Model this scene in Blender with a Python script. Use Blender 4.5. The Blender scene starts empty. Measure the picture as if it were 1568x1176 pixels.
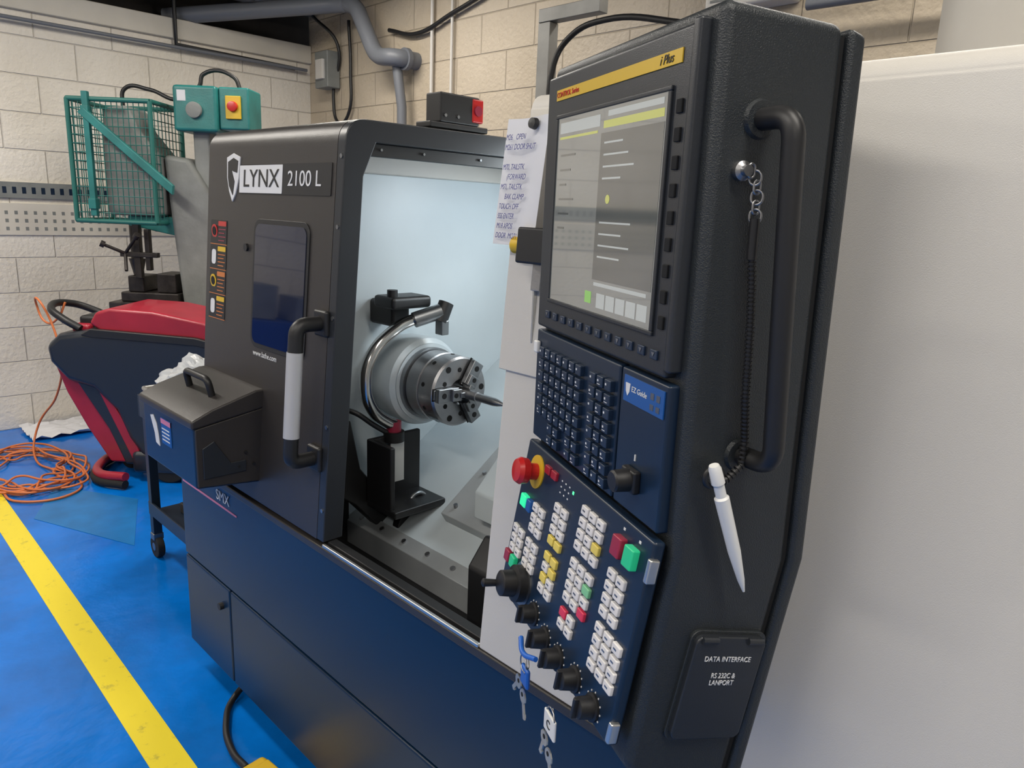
import bpy, bmesh, math, random
from mathutils import Vector, Matrix, noise
random.seed(4)
S=bpy.context.scene
COL=S.collection
# ------------------------------------------------------------------ materials
def nodes(name):
    m=bpy.data.materials.new(name); m.use_nodes=True
    nt=m.node_tree; b=nt.nodes['Principled BSDF']; return m,nt,b
def mat(name,col,rough=.5,metal=0,bump=0,bscale=200,var=0,vscale=5,emit=None,estr=0,coat=0,spec=None,alpha=None):
    m,nt,b=nodes(name)
    b.inputs['Base Color'].default_value=(*col,1); b.inputs['Roughness'].default_value=rough
    b.inputs['Metallic'].default_value=metal
    if coat: b.inputs['Coat Weight'].default_value=coat; b.inputs['Coat Roughness'].default_value=.08
    if spec is not None: b.inputs['Specular IOR Level'].default_value=spec
    if emit: b.inputs['Emission Color'].default_value=(*emit,1); b.inputs['Emission Strength'].default_value=estr
    tc=nt.nodes.new('ShaderNodeTexCoord')
    if bump:
        n=nt.nodes.new('ShaderNodeTexNoise'); n.inputs['Scale'].default_value=bscale
        bp=nt.nodes.new('ShaderNodeBump'); bp.inputs['Strength'].default_value=bump; bp.inputs['Distance'].default_value=.002
        nt.links.new(tc.outputs['Object'],n.inputs['Vector']); nt.links.new(n.outputs['Fac'],bp.inputs['Height']); nt.links.new(bp.outputs['Normal'],b.inputs['Normal'])
    if var:
        n=nt.nodes.new('ShaderNodeTexNoise'); n.inputs['Scale'].default_value=vscale; n.inputs['Detail'].default_value=6
        r=nt.nodes.new('ShaderNodeValToRGB')
        r.color_ramp.elements[0].position=.3; r.color_ramp.elements[1].position=.7
        r.color_ramp.elements[0].color=(*[max(0,c*(1-var)) for c in col],1); r.color_ramp.elements[1].color=(*[min(1,c*(1+var)) for c in col],1)
        nt.links.new(tc.outputs['Object'],n.inputs['Vector']); nt.links.new(n.outputs['Fac'],r.inputs['Fac']); nt.links.new(r.outputs['Color'],b.inputs['Base Color'])
    return m
M={}
M['char']=mat('charcoal_paint',(.034,.030,.028),.36,0,.2,900)
M['navy']=mat('floor_tinted_charcoal',(.004,.020,.052),.28,0,.15,900)  # charcoal body colour with the floor's blue reflection mixed in
M['black']=mat('black_plastic',(.012,.012,.013),.45)
M['matblack']=mat('matt_black_interior',(.006,.006,.007),.7)
M['pend']=mat('textured_black_paint',(.020,.024,.027),.40,0,.38,700)
M['bezel']=mat('bezel_black',(.020,.023,.028),.36,0,.12,900)
M['panelblue']=mat('keypad_panel',(.007,.018,.040),.33)
M['rubber']=mat('rubber',(.008,.008,.008),.8)
M['light']=mat('warm_grey_paint',(.61,.585,.54),.42,0,.15,900)
M['cham']=mat('chamber_grey_paint',(.54,.60,.63),.35,0,.1,600,.04,4)
M['steel']=mat('brushed_steel',(.38,.38,.39),.36,1,.15,300,.10,20)
M['chrome']=mat('polished_steel_tube',(.62,.61,.59),.16,1)
M['dsteel']=mat('dull_steel',(.30,.31,.32),.38,1,.1,300,.2,9)
M['galv']=mat('galvanised_steel',(.27,.27,.26),.5,.6,.1,300,.2,9)
M['plate']=mat('way_cover_plate',(.40,.42,.43),.4,.3,.1,300,.12,6)
M['alu']=mat('aluminium',(.62,.62,.60),.3,.9)
M['hgrey']=mat('handle_grey',(.50,.50,.51),.3,.2)
M['hole']=mat('dark_hole',(.004,.004,.004),.9)
M['white']=mat('white_plastic',(.74,.74,.72),.4)
M['paper']=mat('paper',(.66,.66,.68),.8)
M['ink']=mat('ink_blue',(.05,.05,.22),.7)
M['wtext']=mat('white_print',(.70,.70,.70),.5)
M['red']=mat('red_plastic',(.50,.015,.015),.3)
M['redp']=mat('scrubber_red',(.34,.012,.03),.38,0,.2,60,.12,6,coat=.2)
M['scrub']=mat('scrubber_dark',(.014,.018,.026),.35,coat=.2)
M['yel']=mat('yellow_plastic',(.66,.42,.02),.4)
M['green']=mat('green_button',(.02,.42,.20),.35,emit=(.03,.9,.4),estr=.12)
M['greenlit']=mat('green_button_lit',(.02,.5,.22),.35,emit=(.03,.9,.4),estr=.7)
M['redb']=mat('red_button',(.30,.02,.05),.35)
M['ykey']=mat('yellow_key',(.76,.60,.12),.4)
M['gkey']=mat('green_key',(.22,.56,.30),.4)
M['rkey']=mat('red_key',(.68,.04,.09),.4)
M['wkey']=mat('white_key',(.72,.70,.69),.4)
M['key']=mat('dark_key',(.012,.026,.055),.35)
M['blab']=mat('blue_label',(.012,.09,.32),.35)
M['cab']=mat('reflection_cabinet_blue',(.01,.05,.28),.4)
M['teal']=mat('teal_enamel',(.02,.17,.16),.4,0,.3,100,.2,8)
M['cagegreen']=mat('cage_green',(.015,.13,.11),.5)
M['castgrey']=mat('cast_grey',(.20,.21,.20),.55,0,.4,60,.2,6)
M['oil']=mat('oily_iron',(.035,.03,.028),.4,.5,.4,80,.4,15)
M['orange']=mat('orange_cable',(.62,.17,.05),.45)
M['pipe']=mat('grey_pipe',(.15,.16,.18),.45)
M['cart']=mat('cart_blue_black',(.008,.016,.03),.35)
M['bag']=mat('plastic_bag',(.45,.47,.49),.3,0,1,30)
M['pink']=mat('pink_print',(.6,.2,.33),.5)
M['orl']=mat('orange_label',(.55,.17,.04),.5)
M['glass']=mat('dark_window',(.005,.010,.035),.04,0,spec=.8)
M['dark']=mat('dark_ceiling_steel',(.035,.03,.027),.8,0,0,0,.5,3)
M['lamp']=mat('tube_lamp',(1,1,1),.5,emit=(1,.95,.88),estr=7)
M['led']=mat('led_lamp',(1,1,1),.5,emit=(.85,.95,1),estr=5)
M['led_g']=mat('indicator_led',(.1,.9,.3),.5,emit=(.1,1,.4),estr=1)
M['blue']=mat('blue_tag',(.02,.12,.5),.4)
M['patch']=mat('floor_patch',(.008,.16,.44),.30,0,0,0,.15,9)
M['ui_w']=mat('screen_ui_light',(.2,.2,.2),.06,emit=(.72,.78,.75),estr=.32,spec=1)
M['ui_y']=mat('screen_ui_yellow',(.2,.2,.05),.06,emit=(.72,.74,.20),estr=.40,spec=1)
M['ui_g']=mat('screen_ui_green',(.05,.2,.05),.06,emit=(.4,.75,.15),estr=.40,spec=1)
M['ui_d']=mat('screen_dark_tone',(.03,.033,.033),.06,spec=1,coat=1,emit=(.5,.55,.53),estr=.055)

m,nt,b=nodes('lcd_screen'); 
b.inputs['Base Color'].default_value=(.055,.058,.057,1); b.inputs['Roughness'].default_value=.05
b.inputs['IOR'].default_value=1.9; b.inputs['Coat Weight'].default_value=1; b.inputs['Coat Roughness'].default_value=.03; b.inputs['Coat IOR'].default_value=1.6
b.inputs['Emission Color'].default_value=(.62,.65,.62,1); b.inputs['Emission Strength'].default_value=.16  # even glow stands in for the pale wall reflected in the screen
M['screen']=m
def brickmat(name,axes,base,dark):
    m,nt,b=nodes(name); L=nt.links
    tc=nt.nodes.new('ShaderNodeTexCoord'); sp=nt.nodes.new('ShaderNodeSeparateXYZ'); cb=nt.nodes.new('ShaderNodeCombineXYZ')
    L.new(tc.outputs['Object'],sp.inputs[0]); L.new(sp.outputs[axes[0]],cb.inputs[0]); L.new(sp.outputs[axes[1]],cb.inputs[1])
    br=nt.nodes.new('ShaderNodeTexBrick'); L.new(cb.outputs[0],br.inputs['Vector'])
    br.inputs['Scale'].default_value=1; br.inputs['Brick Width'].default_value=.45; br.inputs['Row Height'].default_value=.225
    br.inputs['Mortar Size'].default_value=.005; br.inputs['Mortar Smooth'].default_value=.8
    br.inputs['Color1'].default_value=(*base,1); br.inputs['Color2'].default_value=(*[c*.96 for c in base],1); br.inputs['Mortar'].default_value=(*dark,1)
    n=nt.nodes.new('ShaderNodeTexNoise'); n.inputs['Scale'].default_value=1.3; n.inputs['Detail'].default_value=8; L.new(tc.outputs['Object'],n.inputs['Vector'])
    r=nt.nodes.new('ShaderNodeValToRGB'); r.color_ramp.elements[0].position=.3; r.color_ramp.elements[0].color=(.82,.8,.76,1); r.color_ramp.elements[1].position=.65; r.color_ramp.elements[1].color=(1,1,1,1)
    L.new(n.outputs['Fac'],r.inputs['Fac'])
    mx=nt.nodes.new('ShaderNodeMix'); mx.data_type='RGBA'; mx.blend_type='MULTIPLY'; mx.inputs[0].default_value=1
    L.new(br.outputs['Color'],mx.inputs[6]); L.new(r.outputs['Color'],mx.inputs[7]); L.new(mx.outputs[2],b.inputs['Base Color'])
    n2=nt.nodes.new('ShaderNodeTexNoise'); n2.inputs['Scale'].default_value=38; n2.inputs['Detail'].default_value=5; L.new(tc.outputs['Object'],n2.inputs['Vector'])
    ma=nt.nodes.new('ShaderNodeMath'); ma.operation='MULTIPLY_ADD'; L.new(br.outputs['Fac'],ma.inputs[0]); ma.inputs[1].default_value=-.8
    ms=nt.nodes.new('ShaderNodeMath'); ms.operation='MULTIPLY'; ms.inputs[1].default_value=.9; L.new(n2.outputs['Fac'],ms.inputs[0]); L.new(ms.outputs[0],ma.inputs[2])
    bp=nt.nodes.new('ShaderNodeBump'); bp.inputs['Strength'].default_value=.9; bp.inputs['Distance'].default_value=.008
    L.new(ma.outputs[0],bp.inputs['Height']); L.new(bp.outputs['Normal'],b.inputs['Normal'])
    b.inputs['Roughness'].default_value=.5
    return m
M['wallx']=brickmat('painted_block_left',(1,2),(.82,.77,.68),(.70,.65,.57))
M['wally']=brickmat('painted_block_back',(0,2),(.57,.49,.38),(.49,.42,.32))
M['trimw']=mat('painted_beam',(.62,.58,.50),.5,0,.3,40,.08,3)
m,nt,b=nodes('blue_epoxy_floor'); L=nt.links
tc=nt.nodes.new('ShaderNodeTexCoord'); n=nt.nodes.new('ShaderNodeTexNoise'); n.inputs['Scale'].default_value=2.2; n.inputs['Detail'].default_value=9; n.inputs['Roughness'].default_value=.6
L.new(tc.outputs['Object'],n.inputs['Vector'])
r=nt.nodes.new('ShaderNodeValToRGB'); r.color_ramp.elements[0].position=.35; r.color_ramp.elements[0].color=(.001,.12,.46,1); r.color_ramp.elements[1].position=.62; r.color_ramp.elements[1].color=(.001,.18,.70,1)
L.new(n.outputs['Fac'],r.inputs['Fac']); L.new(r.outputs['Color'],b.inputs['Base Color'])
r2=nt.nodes.new('ShaderNodeValToRGB'); r2.color_ramp.elements[0].color=(.08,)*3+(1,); r2.color_ramp.elements[1].color=(.30,)*3+(1,); L.new(n.outputs['Fac'],r2.inputs['Fac']); L.new(r2.outputs['Color'],b.inputs['Roughness'])
n3=nt.nodes.new('ShaderNodeTexNoise'); n3.inputs['Scale'].default_value=7; n3.inputs['Detail'].default_value=4; L.new(tc.outputs['Object'],n3.inputs['Vector'])
bp=nt.nodes.new('ShaderNodeBump'); bp.inputs['Strength'].default_value=.4; bp.inputs['Distance'].default_value=.012; L.new(n3.outputs['Fac'],bp.inputs['Height']); L.new(bp.outputs['Normal'],b.inputs['Normal'])
M['floor']=m
m,nt,b=nodes('yellow_floor_paint'); L=nt.links
tc=nt.nodes.new('ShaderNodeTexCoord'); n=nt.nodes.new('ShaderNodeTexNoise'); n.inputs['Scale'].default_value=18; n.inputs['Detail'].default_value=8; n.inputs['Roughness'].default_value=.7
L.new(tc.outputs['Object'],n.inputs['Vector'])
r=nt.nodes.new('ShaderNodeValToRGB'); r.color_ramp.elements[0].position=.28; r.color_ramp.elements[0].color=(.42,.34,.05,1); r.color_ramp.elements[1].position=.42; r.color_ramp.elements[1].color=(.82,.66,.03,1)
L.new(n.outputs['Fac'],r.inputs['Fac']); L.new(r.outputs['Color'],b.inputs['Base Color']); b.inputs['Roughness'].default_value=.35
M['yline']=m

# ------------------------------------------------------------------ geometry helpers
def empty(name,loc=(0,0,0),rot=(0,0,0),parent=None):
    e=bpy.data.objects.new(name,None); COL.objects.link(e); e.location=loc; e.rotation_euler=rot; e.empty_display_size=.1
    if parent: e.parent=parent
    return e
def mk(bm,name,mt,parent,bev=0,seg=3,smooth=True,loc=None,rot=None):
    bmesh.ops.recalc_face_normals(bm,faces=bm.faces)
    me=bpy.data.meshes.new(name); bm.to_mesh(me); bm.free()
    o=bpy.data.objects.new(name,me); COL.objects.link(o)
    for x in (mt if isinstance(mt,(list,tuple)) else [mt]): me.materials.append(M[x])
    if parent: o.parent=parent
    if loc: o.location=loc
    if rot: o.rotation_euler=rot
    if bev:
        md=o.modifiers.new('bev','BEVEL'); md.width=bev; md.segments=seg; md.limit_method='ANGLE'; md.angle_limit=math.radians(35); md.harden_normals=False
    if smooth:
        for p in me.polygons: p.use_smooth=True
        try: me.set_sharp_from_angle(angle=math.radians(35))
        except Exception: pass
        if bev: 
            w=o.modifiers.new('wn','WEIGHTED_NORMAL'); w.keep_sharp=False; w.weight=100
    return o
def addbox(bm,x0,x1,y0,y1,z0,z1,mi=0,mx=None):
    vs=[bm.verts.new(Vector(p) if mx is None else mx@Vector(p)) for p in [(x0,y0,z0),(x1,y0,z0),(x1,y1,z0),(x0,y1,z0),(x0,y0,z1),(x1,y0,z1),(x1,y1,z1),(x0,y1,z1)]]
    for f in [(0,3,2,1),(4,5,6,7),(0,1,5,4),(1,2,6,5),(2,3,7,6),(3,0,4,7)]:
        bm.faces.new([vs[i] for i in f]).material_index=mi
def box(name,x0,x1,y0,y1,z0,z1,mt,parent=None,bev=.003,**k):
    bm=bmesh.new(); addbox(bm,x0,x1,y0,y1,z0,z1); return mk(bm,name,mt,parent,bev,**k)
def boxes(name,lst,mt,parent=None,bev=0,**k):
    bm=bmesh.new()
    for b in lst: addbox(bm,*b)
    return mk(bm,name,mt,parent,bev,seg=2,**k)
def prism(name,pts,axis,lo,hi,mt,parent=None,bev=0,**k):
    bm=bmesh.new()
    def P(a,b,t): return {'x':(t,a,b),'y':(a,t,b),'z':(a,b,t)}[axis]
    A=[bm.verts.new(P(a,b,lo)) for a,b in pts]; B=[bm.verts.new(P(a,b,hi)) for a,b in pts]
    bm.faces.new(A); bm.faces.new(B[::-1]); n=len(pts)
    for i in range(n): bm.faces.new([A[i],A[(i+1)%n],B[(i+1)%n],B[i]])
    return mk(bm,name,mt,parent,bev,**k)
def rr(w,h,r,n=6):
    out=[]
    for cx,cy,a0 in [(w/2-r,h/2-r,0),(-w/2+r,h/2-r,90),(-w/2+r,-h/2+r,180),(w/2-r,-h/2+r,270)]:
        for i in range(n+1):
            a=math.radians(a0+90*i/n); out.append((cx+r*math.cos(a),cy+r*math.sin(a)))
    return out
def addcyl(bm,p0,p1,r0,r1=None,seg=24,mi=0,caps=True):
    r1=r0 if r1 is None else r1
    p0=Vector(p0);p1=Vector(p1);d=(p1-p0).normalized(); q=d.to_track_quat('Z','Y').to_matrix()
    A=[];B=[]
    for i in range(seg):
        a=2*math.pi*i/seg; v=q@Vector((math.cos(a),math.sin(a),0)); A.append(bm.verts.new(p0+v*r0)); B.append(bm.verts.new(p1+v*r1))
    for i in range(seg): bm.faces.new([A[i],A[(i+1)%seg],B[(i+1)%seg],B[i]]).material_index=mi
    if caps: bm.faces.new(A[::-1]).material_index=mi; bm.faces.new(B).material_index=mi
def cyl(name,p0,p1,r0,mt,parent=None,r1=None,seg=32,bev=0,**k):
    bm=bmesh.new(); addcyl(bm,p0,p1,r0,r1,seg); return mk(bm,name,mt,parent,bev,**k)
def cyls(name,lst,mt,parent=None,seg=10,**k):
    bm=bmesh.new()
    for c in lst: addcyl(bm,c[0],c[1],c[2],c[3] if len(c)>3 else None,seg)
    return mk(bm,name,mt,parent,0,**k)
def lathe(name,prof,origin,axis,mt,parent=None,seg=40,**k):
    bm=bmesh.new(); d=Vector(axis).normalized(); q=d.to_track_quat('Z','Y').to_matrix(); o=Vector(origin); rings=[]
    for t,r in prof:
        rings.append([bm.verts.new(o+d*t+q@Vector((math.cos(2*math.pi*i/seg)*max(r,1e-4),math.sin(2*math.pi*i/seg)*max(r,1e-4),0))) for i in range(seg)])
    for a,b in zip(rings,rings[1:]):
        for i in range(seg): bm.faces.new([a[i],a[(i+1)%seg],b[(i+1)%seg],b[i]])
    bm.faces.new(rings[0][::-1]); bm.faces.new(rings[-1])
    return mk(bm,name,mt,parent,**k)
def tube(name,pts,r,mt,parent=None,smooth=True,cyclic=False,res=3):
    c=bpy.data.curves.new(name,'CURVE'); c.dimensions='3D'; c.bevel_depth=r; c.bevel_resolution=res; c.use_fill_caps=True; c.resolution_u=8
    if smooth:
        s=c.splines.new('BEZIER'); s.bezier_points.add(len(pts)-1)
        for p,q in zip(s.bezier_points,pts): p.co=q; p.handle_left_type='AUTO'; p.handle_right_type='AUTO'
    else:
        s=c.splines.new('POLY'); s.points.add(len(pts)-1)
        for p,q in zip(s.points,pts): p.co=(*q,1)
    s.use_cyclic_u=cyclic
    o=bpy.data.objects.new(name,c); COL.objects.link(o); c.materials.append(M[mt])
    if parent:o.parent=parent
    return o
def arcpath(pts,r,n=6):
    P=[Vector(p) for p in pts]; out=[P[0]]
    for i in range(1,len(P)-1):
        a=(P[i-1]-P[i]).normalized(); b=(P[i+1]-P[i]).normalized(); s=P[i]+a*r; e=P[i]+b*r
        for k in range(n+1):
            t=k/n; out.append((1-t)**2*s+2*t*(1-t)*P[i]+t*t*e)
    out.append(P[-1]); return out
def text(name,body,size,loc,rot,mt,parent=None,align='LEFT',ext=.0003,sx=1,shear=0):
    c=bpy.data.curves.new(name,'FONT'); c.body=body; c.size=size; c.align_x=align; c.align_y='CENTER'; c.extrude=ext; c.shear=shear
    o=bpy.data.objects.new(name,c); COL.objects.link(o); o.location=loc; o.rotation_euler=rot; o.scale=(sx,1,1); c.materials.append(M[mt])
    if parent:o.parent=parent
    return o
H=math.pi/2
# ------------------------------------------------------------------ room
WX=-5.63; WY=3.26
box('floor',WX-.4,3.2,-3.2,WY+.3,-.1,0,'floor',bev=0)
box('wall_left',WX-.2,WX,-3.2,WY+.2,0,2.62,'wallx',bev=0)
box('wall_left_upper',WX-.45,WX-.25,-3.2,WY+.2,2.5,3.4,'dark',bev=0)
box('trim_1',WX-.24,WX+.035,-3.19,WY-.001,2.62,2.75,'trimw',bev=.006)
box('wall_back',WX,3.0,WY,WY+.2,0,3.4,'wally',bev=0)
box('wall_right',3.0,3.2,-3.2,WY+.2,0,3.4,'trimw',bev=0)
box('wall_front',WX,3.0,-3.2,-3.0,0,3.4,'trimw',bev=0)
box('ceiling',WX-.45,3.2,-3.2,WY+.2,3.4,3.5,'dark',bev=0)
prism('yellow_floor_line',[(WX,.615),(2.9,.49),(2.9,.585),(WX,.715)],'z',.0005,.002,'yline',smooth=False)
prism('floor_repair_patch',[(-4.35,.93),(-3.95,.74),(-3.35,1.0),(-3.9,1.2)],'z',.0005,.0018,'patch',smooth=False)
for i,y in enumerate([-2,.0,2.0]):
    boxes('ceiling_joist',[(WX-.2,2.99,y-.06,y+.06,3.22,3.40)],'dark')
def lum(x,y,e):
    g=empty('fluorescent_light',(x,y,3.0))
    box('housing',-.75,.75,-.09,.09,.03,.08,'white',g,.005)
    cyls('tubes',[((-.72,-.04,.015),(.72,-.04,.015),.013),((-.72,.04,.015),(.72,.04,.015),.013)],'lamp',g)
    cyls('hangers',[((-.5,0,.08),(-.5,0,.4),.004),((.5,0,.08),(.5,0,.4),.004)],'dsteel',g)
    l=bpy.data.lights.new('tube_light','AREA'); l.shape='RECTANGLE'; l.size=1.5; l.size_y=.2; l.energy=e; l.color=(1,.94,.85)
    o=bpy.data.objects.new('tube_light',l); COL.objects.link(o); o.parent=g; o.location=(0,0,-.01)
lum(-3.9,.2,58); lum(-3.7,2.3,30); lum(-.9,-.9,31); lum(.6,.4,28); lum(1.6,-1.6,25); lum(-3.0,-1.8,36); lum(-.6,2.6,16)
w=bpy.data.worlds.new('w'); S.world=w; w.use_nodes=True; w.node_tree.nodes['Background'].inputs[0].default_value=(.9,.93,1,1); w.node_tree.nodes['Background'].inputs[1].default_value=.2

# ------------------------------------------------------------------ CNC lathe
LA=empty('cnc_lathe')
def Yf(z): return .83+.08*(z-.78)
LEAN=-math.atan(.08)
XL,XD,XP,XR=-2.10,-1.417,-.875,.55
box('base_front_upper',-2.30,XR,.84,.862,.418,.745,'navy',LA,.006)
box('base_front_lower',-1.972,XR,.84,.90,.10,.412,'navy',LA,.006)
box('base_front_lower_door',-2.30,-1.978,.84,.90,.10,.412,'navy',LA,.006)
box('base_core',-2.29,XR-.01,.855,1.95,.10,.585,'matblack',LA,.004)
box('base_left_side',-2.30,-1.80,.858,1.95,.10,.744,'navy',LA,.004)
box('base_right_side',XP+.02,XR,.858,1.95,.10,.744,'navy',LA,.004)
cyls('leveling_feet',[((x,y,0),(x,y,.11),.03) for x in (-2.15,-1.2,-.3,.4) for y in (1.0,1.8)],'dsteel',LA,16)
cyl('base_door_lock',(-2.03,.841,.34),(-2.03,.828,.34),.011,'black',LA)
box('sill_cap',XL,XR-.005,.825,.872,.745,.765,'char',LA,.004)
box('sill_rail',XD,XP,.826,.834,.765,.773,'alu',LA,.002)
box('sill_track',XD,XP,.842,.866,.765,.775,'black',LA,.002)
def hood(t0):
    out=[(Yf(.775),.775),(Yf(1.67),1.67)]
    r=.05; cy,cz=Yf(1.68)+r,1.73-r
    for i in range(7):
        a=math.pi-math.pi/2*i/6; out.append((cy+r*math.cos(a),cz+r*math.sin(a)))
    out+=[(1.75,1.735),(1.75,1.735-t0),(Yf(1.64)+t0+.03,1.735-t0),(Yf(1.6)+t0,1.61),(Yf(.775)+t0,.775)]
    return out
prism('door_skin',hood(.04),'x',XL,XD-.03,'char',LA,0)
prism('door_edge_frame',hood(.052),'x',XD-.03,XD,'bezel',LA,.003)
prism('left_end_cover',[(Yf(.78)+.005,.76),(Yf(1.68)+.01,1.69),(1.75,1.69),(1.75,.76)],'x',XL+.001,XL+.03,'char',LA,.003)
box('top_rear_cover',XL,XR,1.75,1.98,.60,1.70,'char',LA,.01)
# chamber
box('chamber_left_wall',-1.75,-1.72,.90,1.75,.60,1.63,'cham',LA,0)
box('chamber_lamp_strip',-1.75,-1.69,.93,1.75,1.63,1.69,'light',LA,.004)
box('chamber_back_wall',-1.72,XP,1.73,1.75,.6,1.70,'cham',LA,0)
box('inner_header_rail',-1.45,-1.43,.93,1.74,1.655,1.683,'black',LA,.002)
cyls('header_fittings',[((-1.43,y,1.67),(-1.424,y,1.67),.003) for y in (1.0,1.12,1.3,1.5)],'dsteel',LA)
def wz(y): return .675+.685*(y-1.1)
prism('way_cover',[(1.085,wz(1.085)),(1.73,wz(1.73)),(1.73,.59),(1.085,.59)],'x',-1.72,XP,'cham',LA,.002)
prism('way_cover_lip',[(1.075,wz(1.085)+.004),(1.115,wz(1.115)+.006),(1.115,wz(1.115)-.004),(1.085,wz(1.085)-.006),(1.083,.60),(1.075,.60)],'x',-1.71,XP,'plate',LA,.002)
prism('way_cover_step',[(1.19,wz(1.19)-.005),(1.60,wz(1.60)-.005),(1.58,wz(1.58)+.045),(1.17,wz(1.17)+.040)],'x',-1.40,XP,'plate',LA,.003)
prism('way_cover_step_upper',[(1.27,wz(1.27)+.03),(1.60,wz(1.60)+.03),(1.58,wz(1.58)+.075),(1.25,wz(1.25)+.068)],'x',-1.27,XP,'plate',LA,.003)
box('chip_trough',-1.72,XP,.865,1.08,.586,.60,'matblack',LA,0)
box('trough_wall_left',-1.80,-1.70,.87,1.08,.59,.78,'matblack',LA,0)
bol=[]
for i in range(8):
    x=-1.66+i*.10; bol.append(((x,1.10,wz(1.10)),(x,1.095,wz(1.10)+.010),.007)) 
for i in range(4):
    y=1.20+i*.10; bol.append(((-1.37,y,wz(y)+.034),(-1.37,y-.004,wz(y)+.047),.006))
cyls('cover_bolts',bol,'steel',LA,12)
prism('tailstock_guard',[(1.16,.80),(1.34,.92),(1.30,1.01),(1.16,.87)],'x',-1.26,-1.02,'cham',LA,.006)
prism('turret_guard_plate',[(.98,.60),(1.10,.62),(1.08,.83),(1.03,.86),(.98,.80)],'x',-1.08,-.98,'black',LA,.008)
# spindle
AX=(1.252,1.077)
lathe('spindle_housing',[(0,.116),(.06,.118),(.065,.124),(.13,.126),(.145,.122),(.155,.110),(.16,.110)],(-1.72,*AX),(1,0,0),'cham',LA,seg=64)
lathe('lathe_chuck_body',[(0,.088),(.006,.094),(.05,.094),(.052,.090),(.058,.090),(.060,.094),(.112,.094),(.118,.089),(.118,.035),(.105,.033),(.105,.0)],(-1.545,*AX),(1,0,0),'steel',LA,seg=64)
lathe('chuck_adapter',[(0,.100),(.02,.100)],(-1.565,*AX),(1,0,0),'dsteel',LA)
fx=-1.545+.118
holes=[]
for k in range(12):
    a=math.radians(30*k+18+15)
    for r_ in ((.076,.0085) if k%2 else (.060,.0065)),:
        holes.append(((fx-.002,AX[0]+r_[0]*math.cos(a),AX[1]+r_[0]*math.sin(a)),(fx+.0008,AX[0]+r_[0]*math.cos(a),AX[1]+r_[0]*math.sin(a)),r_[1]))
for k in range(9):
    a=math.radians(40*k+5)
    holes.append(((-1.47,AX[0]+.09*math.cos(a),AX[1]+.09*math.sin(a)),(-1.47,AX[0]+.0948*math.cos(a),AX[1]+.0948*math.sin(a)),.006))
cyls('chuck_holes',holes,'hole',LA,16)
for k in range(3):
    a=math.radians(120*k+58)
    j=empty('chuck_jaw',(fx,*AX),(a,0,0),LA)
    bm=bmesh.new(); addbox(bm,-.002,.006,.018,.093,-.013,.013); addbox(bm,.006,.022,.022,.090,-.018,.018); addbox(bm,.022,.032,.020,.050,-.016,.016); addbox(bm,.006,.036,.012,.026,-.007,.007)
    mk(bm,'jaw_block','dsteel',j,.002)
    cyls('jaw_bolts',[((.0215,.072,0),(.0228,.072,0),.0075),((.0315,.040,0),(.0328,.040,0),.0065)],'hole',j,16)
    boxes('jaw_slot',[(-.001,.0006,.016,.0945,-.0165,.0165)],'hole',j)
lathe('workpiece_bar',[(-.10,.013),(.07,.013),(.071,.011),(.13,.011),(.145,.009),(.165,.004),(.167,.001)],(fx,*AX),(1,0,0),'steel',LA)
# tool setter arm
XA=-1.56
def AR(y,z,d=0): return (XA+d,y,z)
tube('tool_setter_arm',[AR(1.235,1.262,.015),AR(1.19,1.255),AR(1.125,1.228),AR(1.062,1.17),AR(1.045,1.10),AR(1.062,1.035),AR(1.115,.985),AR(1.135,.975)],.0155,'chrome',LA,res=6)
tube('tool_setter_sleeve',[AR(1.265,1.278,.03),AR(1.195,1.256,.005)],.021,'dsteel',LA)
bm=bmesh.new(); addbox(bm,XA-.09,XA+.0,1.13,1.26,1.285,1.318); addbox(bm,XA-.16,XA-.05,1.165,1.225,1.23,1.30)
mk(bm,'tool_setter_bracket','black',LA,.010)
cyls('tool_setter_knobs',[((XA-.03,1.15,1.31),(XA-.03,1.15,1.335),.014),((XA+.03,1.262,1.25),(XA+.03,1.285,1.30),.021)],'black',LA,20)
box('tool_setter_stylus',XA+.02,XA+.05,1.255,1.28,1.215,1.255,'dsteel',LA,.003)
cyl('arm_pivot',AR(1.135,.955),AR(1.135,.985),.02,'redb',LA); cyl('arm_pivot_base',AR(1.135,.93),AR(1.135,.958),.028,'black',LA)
# parts catcher
bm=bmesh.new(); addbox(bm,-1.58,-1.565,1.07,1.23,.77,.945); addbox(bm,-1.58,-1.47,1.06,1.075,.77,.945); addbox(bm,-1.58,-1.45,1.06,1.23,.755,.775)
mk(bm,'parts_catcher_bucket','black',LA,.004)
box('catcher_white_strip',-1.564,-1.560,1.125,1.17,.81,.925,'white',LA,.001)
prism('catcher_arm',[(.975,.80),(1.03,.76),(1.12,.66),(1.16,.62),(1.21,.66),(1.16,.72),(1.05,.86),(1.02,1.0),(.975,1.0)],'x',-1.63,-1.59,'black',LA,.006)
prism('catcher_finger',[(1.12,.69),(1.15,.66),(1.18,.64),(1.24,.69),(1.21,.76),(1.15,.77)],'x',-1.55,-1.52,'black',LA,.006)
tube('catcher_ring',[(-1.51,1.18+.028*math.cos(a*math.pi/4),.755+.028*math.sin(a*math.pi/4)) for a in range(8)],.006,'dsteel',LA,cyclic=True)
tube('coolant_hose',[(-1.66,1.00,1.02),(-1.60,1.03,1.02),(-1.57,1.08,.98),(-1.56,1.13,.945)],.007,'black',LA)
g=empty('chamber_work_lamp',(-1.15,1.66,1.60),(0,0,0),LA)
box('lamp_body',-.20,.20,-.03,.03,0,.03,'white',g,.004); box('lamp_lens',-.18,.18,-.02,.02,-.004,0,'led',g,0)
l=bpy.data.lights.new('work_light','AREA'); l.shape='RECTANGLE'; l.size=.36; l.size_y=.06; l.energy=4.2; l.color=(.86,.95,1)
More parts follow.
